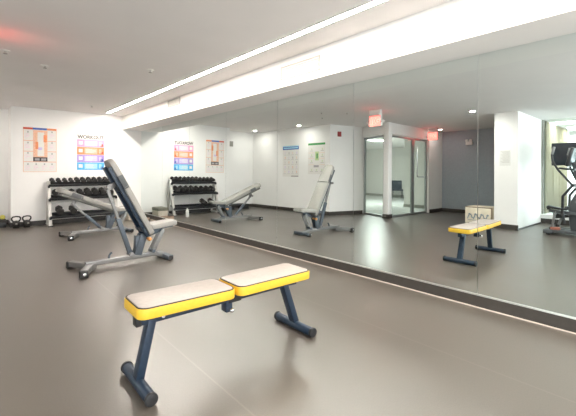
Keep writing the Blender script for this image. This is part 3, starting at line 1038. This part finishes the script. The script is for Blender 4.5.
# elliptical trainer
t = thing('elliptical_trainer', 'black elliptical trainer before the bright windows, seen in the mirror', 'elliptical trainer', (-2.10, 1.80, 0), -PI / 2)
q = MB()
q.box((0.72, 0, 0.065), (1.44, 0.16, 0.07), M['charcoal'], 0.012)
q.box((0.05, 0, 0.060), (0.14, 0.62, 0.07), M['charcoal'], 0.012)
q.box((1.38, 0, 0.060), (0.12, 0.60, 0.07), M['greysteel'], 0.012)
for s in (-1, 1):
    q.bar((0.02, s * 0.24, 0.075), (0.95, s * 0.22, 0.075), 0.10, 0.05, M['charcoal'], 0.008)
bs = q.build('base_frame', t)
for x in (0.05, 1.38):
    for s in (-1, 1):
        MB().cyl((x, s * 0.27, 0.0), (x, s * 0.27, 0.03), 0.03, M['rubber']).build('levelling_foot', bs)
MB().box((0.16, 0.24, 0.125), (0.14, 0.09, 0.05), M['brick'], 0.008).build('side_label', bs)['label'] = 'red brown block on the base rail'
prof = [(0.36, 0.10), (0.33, 0.35), (0.35, 0.62), (0.43, 0.78), (0.58, 0.82), (0.74, 0.74), (0.95, 0.48), (1.10, 0.25), (1.12, 0.10)]
q = MB().prism(prof, 'y', -0.13, 0.13, M['charcoal'], 0.025)
for s in (-1, 1):
    q.cyl((0.70, s * 0.128, 0.40), (0.70, s * 0.145, 0.40), 0.20, M['black'], n=32, bev=0.006)
q.build('drive_housing', t)
q = MB().bar((0.52, 0, 0.72), (0.40, 0, 1.36), 0.07, 0.09, M['charcoal'], 0.01, up=(1, 0, 0))
q.build('mast', t)
cons = MB().box((0, 0, 0), (0.06, 0.44, 0.36), M['black'], 0.03, seg=3)
cons.box((-0.032, 0, 0.03), (0.006, 0.34, 0.20), M['screen'], 0.002)
cons.box((-0.035, 0, -0.12), (0.012, 0.26, 0.06), M['greysteel'], 0.004)
cmx = Matrix.Translation((0.36, 0, 1.45)) @ Matrix.Rotation(0.25, 4, 'Y')
cons.xform(cmx).build('console', t)
q = MB()
q.tube([(0.36, -0.23, 1.22), (0.24, -0.23, 1.24), (0.20, -0.19, 1.24), (0.20, 0.19, 1.24), (0.24, 0.23, 1.24), (0.36, 0.23, 1.22)], 0.017, M['black'])
q.bar((0.42, -0.24, 1.22), (0.42, 0.24, 1.22), 0.04, 0.04, M['black'], 0.006)
q.build('grip_bar', t)
for s in (-1, 1):
    off = 0.0 if s > 0 else 0.14
    a = MB().tube([(0.14 + off, s * 0.27, 1.63), (0.11 + off, s * 0.28, 1.50), (0.12 + off, s * 0.285, 1.38), (0.20 + off * 0.7, s * 0.29, 1.22), (0.42, s * 0.29, 0.93)], 0.019, M['black'])
    a.tube([(0.42, s * 0.29, 0.93), (0.28, s * 0.29, 0.73), (0.27, s * 0.28, 0.45), (0.30 + off, s * 0.27, 0.24)], 0.022, M['black'])
    a.cyl((0.42, s * 0.12, 0.93), (0.42, s * 0.32, 0.93), 0.030, M['black'], bev=0.004)
    arm = a.build('moving_handle', t)
    MB().cyl((0.145 + off, s * 0.27, 1.64), (0.112 + off, s * 0.28, 1.50), 0.023, M['greysteel'], bev=0.004).build('grip', arm)
    dz = 0.0 if s > 0 else -0.16
    p = MB().prism([(0.05, 0.46 + dz), (0.10, 0.49 + dz), (0.34, 0.47 + dz), (0.36, 0.54 + dz), (0.32, 0.55 + dz), (0.30, 0.50 + dz), (0.12, 0.53 + dz), (0.06, 0.55 + dz), (0.03, 0.52 + dz)],
                   'y', s * 0.24 - 0.085, s * 0.24 + 0.085, M['black'], 0.01)
    p.bar((0.06, s * 0.24, 0.45 + dz), (0.60, s * 0.20, 0.40), 0.05, 0.06, M['charcoal'], 0.008)
    p.build('pedal', t)
    MB().bar((0.16, s * 0.24, 0.45 + dz), (0.10, s * 0.24, 0.10), 0.035, 0.04, M['greysteel'], 0.006, up=(1, 0, 0)).cyl((0.10, s * 0.20, 0.125), (0.10, s * 0.28, 0.125), 0.03, M['rubber']).build('pedal_link', t)

# television on a ceiling pole
t = thing('television', 'dark wall television hanging from a ceiling pole by the windows, seen in the mirror', 'television', (-3.50, 1.52, ZC))
MB().box((-0.01, 0, -0.82), (0.05, 1.05, 0.50), M['black'], 0.006).build('case', t)
MB().box((0.0165, 0, -0.82), (0.004, 1.03, 0.475), M['screen']).build('screen', t)
q = MB().cyl((-0.07, -0.2, 0), (-0.07, -0.2, -0.80), 0.022, M['black']).box((-0.07, -0.2, -0.008), (0.14, 0.14, 0.016), M['black'], 0.003).box((-0.05, -0.2, -0.80), (0.05, 0.30, 0.22), M['black'], 0.004)
q.build('ceiling_mount', t)

# curtain on the side wall beyond the glass
q = MB()
nx = 90
tcur = bmesh.new()
cols = []
for k in range(nx + 1):
    x = -6.1 + (2.32) * k / nx
    y = 2.235 + 0.022 * math.sin(k * 1.1) + 0.008 * math.sin(k * 2.7 + 1)
    cols.append([tcur.verts.new((x, y, zz)) for zz in (0.22, 1.2, 2.385)])
for a, b_ in zip(cols[:-1], cols[1:]):
    for j in range(2):
        tcur.faces.new((a[j], b_[j], b_[j + 1], a[j + 1]))
q._take(tcur, M['curtain'], True)
cu = q.build('curtain')
so = cu.modifiers.new('thickness', 'SOLIDIFY')
so.thickness = 0.004
tag(cu, 'beige pleated curtain along the side wall beyond the glass, seen in the mirror', 'curtain')

for k, (x, y) in enumerate([(-4.45, 1.70), (-5.75, 1.55)]):
    t = thing('panel_light', ['flat lit ceiling panel nearer the glass partition, seen in the mirror', 'flat lit ceiling panel farther beyond the glass partition, seen in the mirror'][k],
              'ceiling light', (x, y, ZC), 0, 'ceiling panels beyond the glass')
    MB().lohi((-0.30, -0.60, -0.012), (0.30, 0.60, -0.004), M['panel_lamp']).build('diffuser', t)
    q = MB()
    for s in (-1, 1):
        q.lohi((s * 0.31 - 0.012, -0.62, -0.016), (s * 0.31 + 0.012, 0.62, 0), M['white']).lohi((-0.32, s * 0.61 - 0.012, -0.016), (0.32, s * 0.61 + 0.012, 0), M['white'])
    q.build('frame', t)

# lobby: ceiling panel and chair
t = thing('lobby_panel_light', 'small lit ceiling panel in the lobby behind the glass doors', 'ceiling light', (-5.1, 7.8, ZC))
MB().lohi((-0.3, -0.15, -0.014), (0.3, 0.15, -0.004), M['panel_lamp']).build('diffuser', t)
q = MB()
for s in (-1, 1):
    q.lohi((s * 0.31 - 0.012, -0.17, -0.018), (s * 0.31 + 0.012, 0.17, 0), M['white']).lohi((-0.32, s * 0.16 - 0.012, -0.018), (0.32, s * 0.16 + 0.012, 0), M['white'])
q.build('frame', t)

t = thing('lobby_chair', 'slate blue lounge chair in the lobby behind the glass doors', 'chair', (-8.5, 8.95, 0), 0.9)
MB().box((0, 0, 0.40), (0.48, 0.48, 0.07), M['chair'], 0.025).build('seat', t)
MB().box((0, 0.23, 0.62), (0.46, 0.06, 0.42), M['chair'], 0.025, ((1, 0, 0), -0.22)).build('backrest', t)
for sx in (-1, 1):
    for sy in (-1, 1):
        MB().cyl((sx * 0.20, sy * 0.19, 0.38), (sx * 0.23, sy * 0.22, 0.0), 0.014, M['black'], 0.011).build('leg', t)
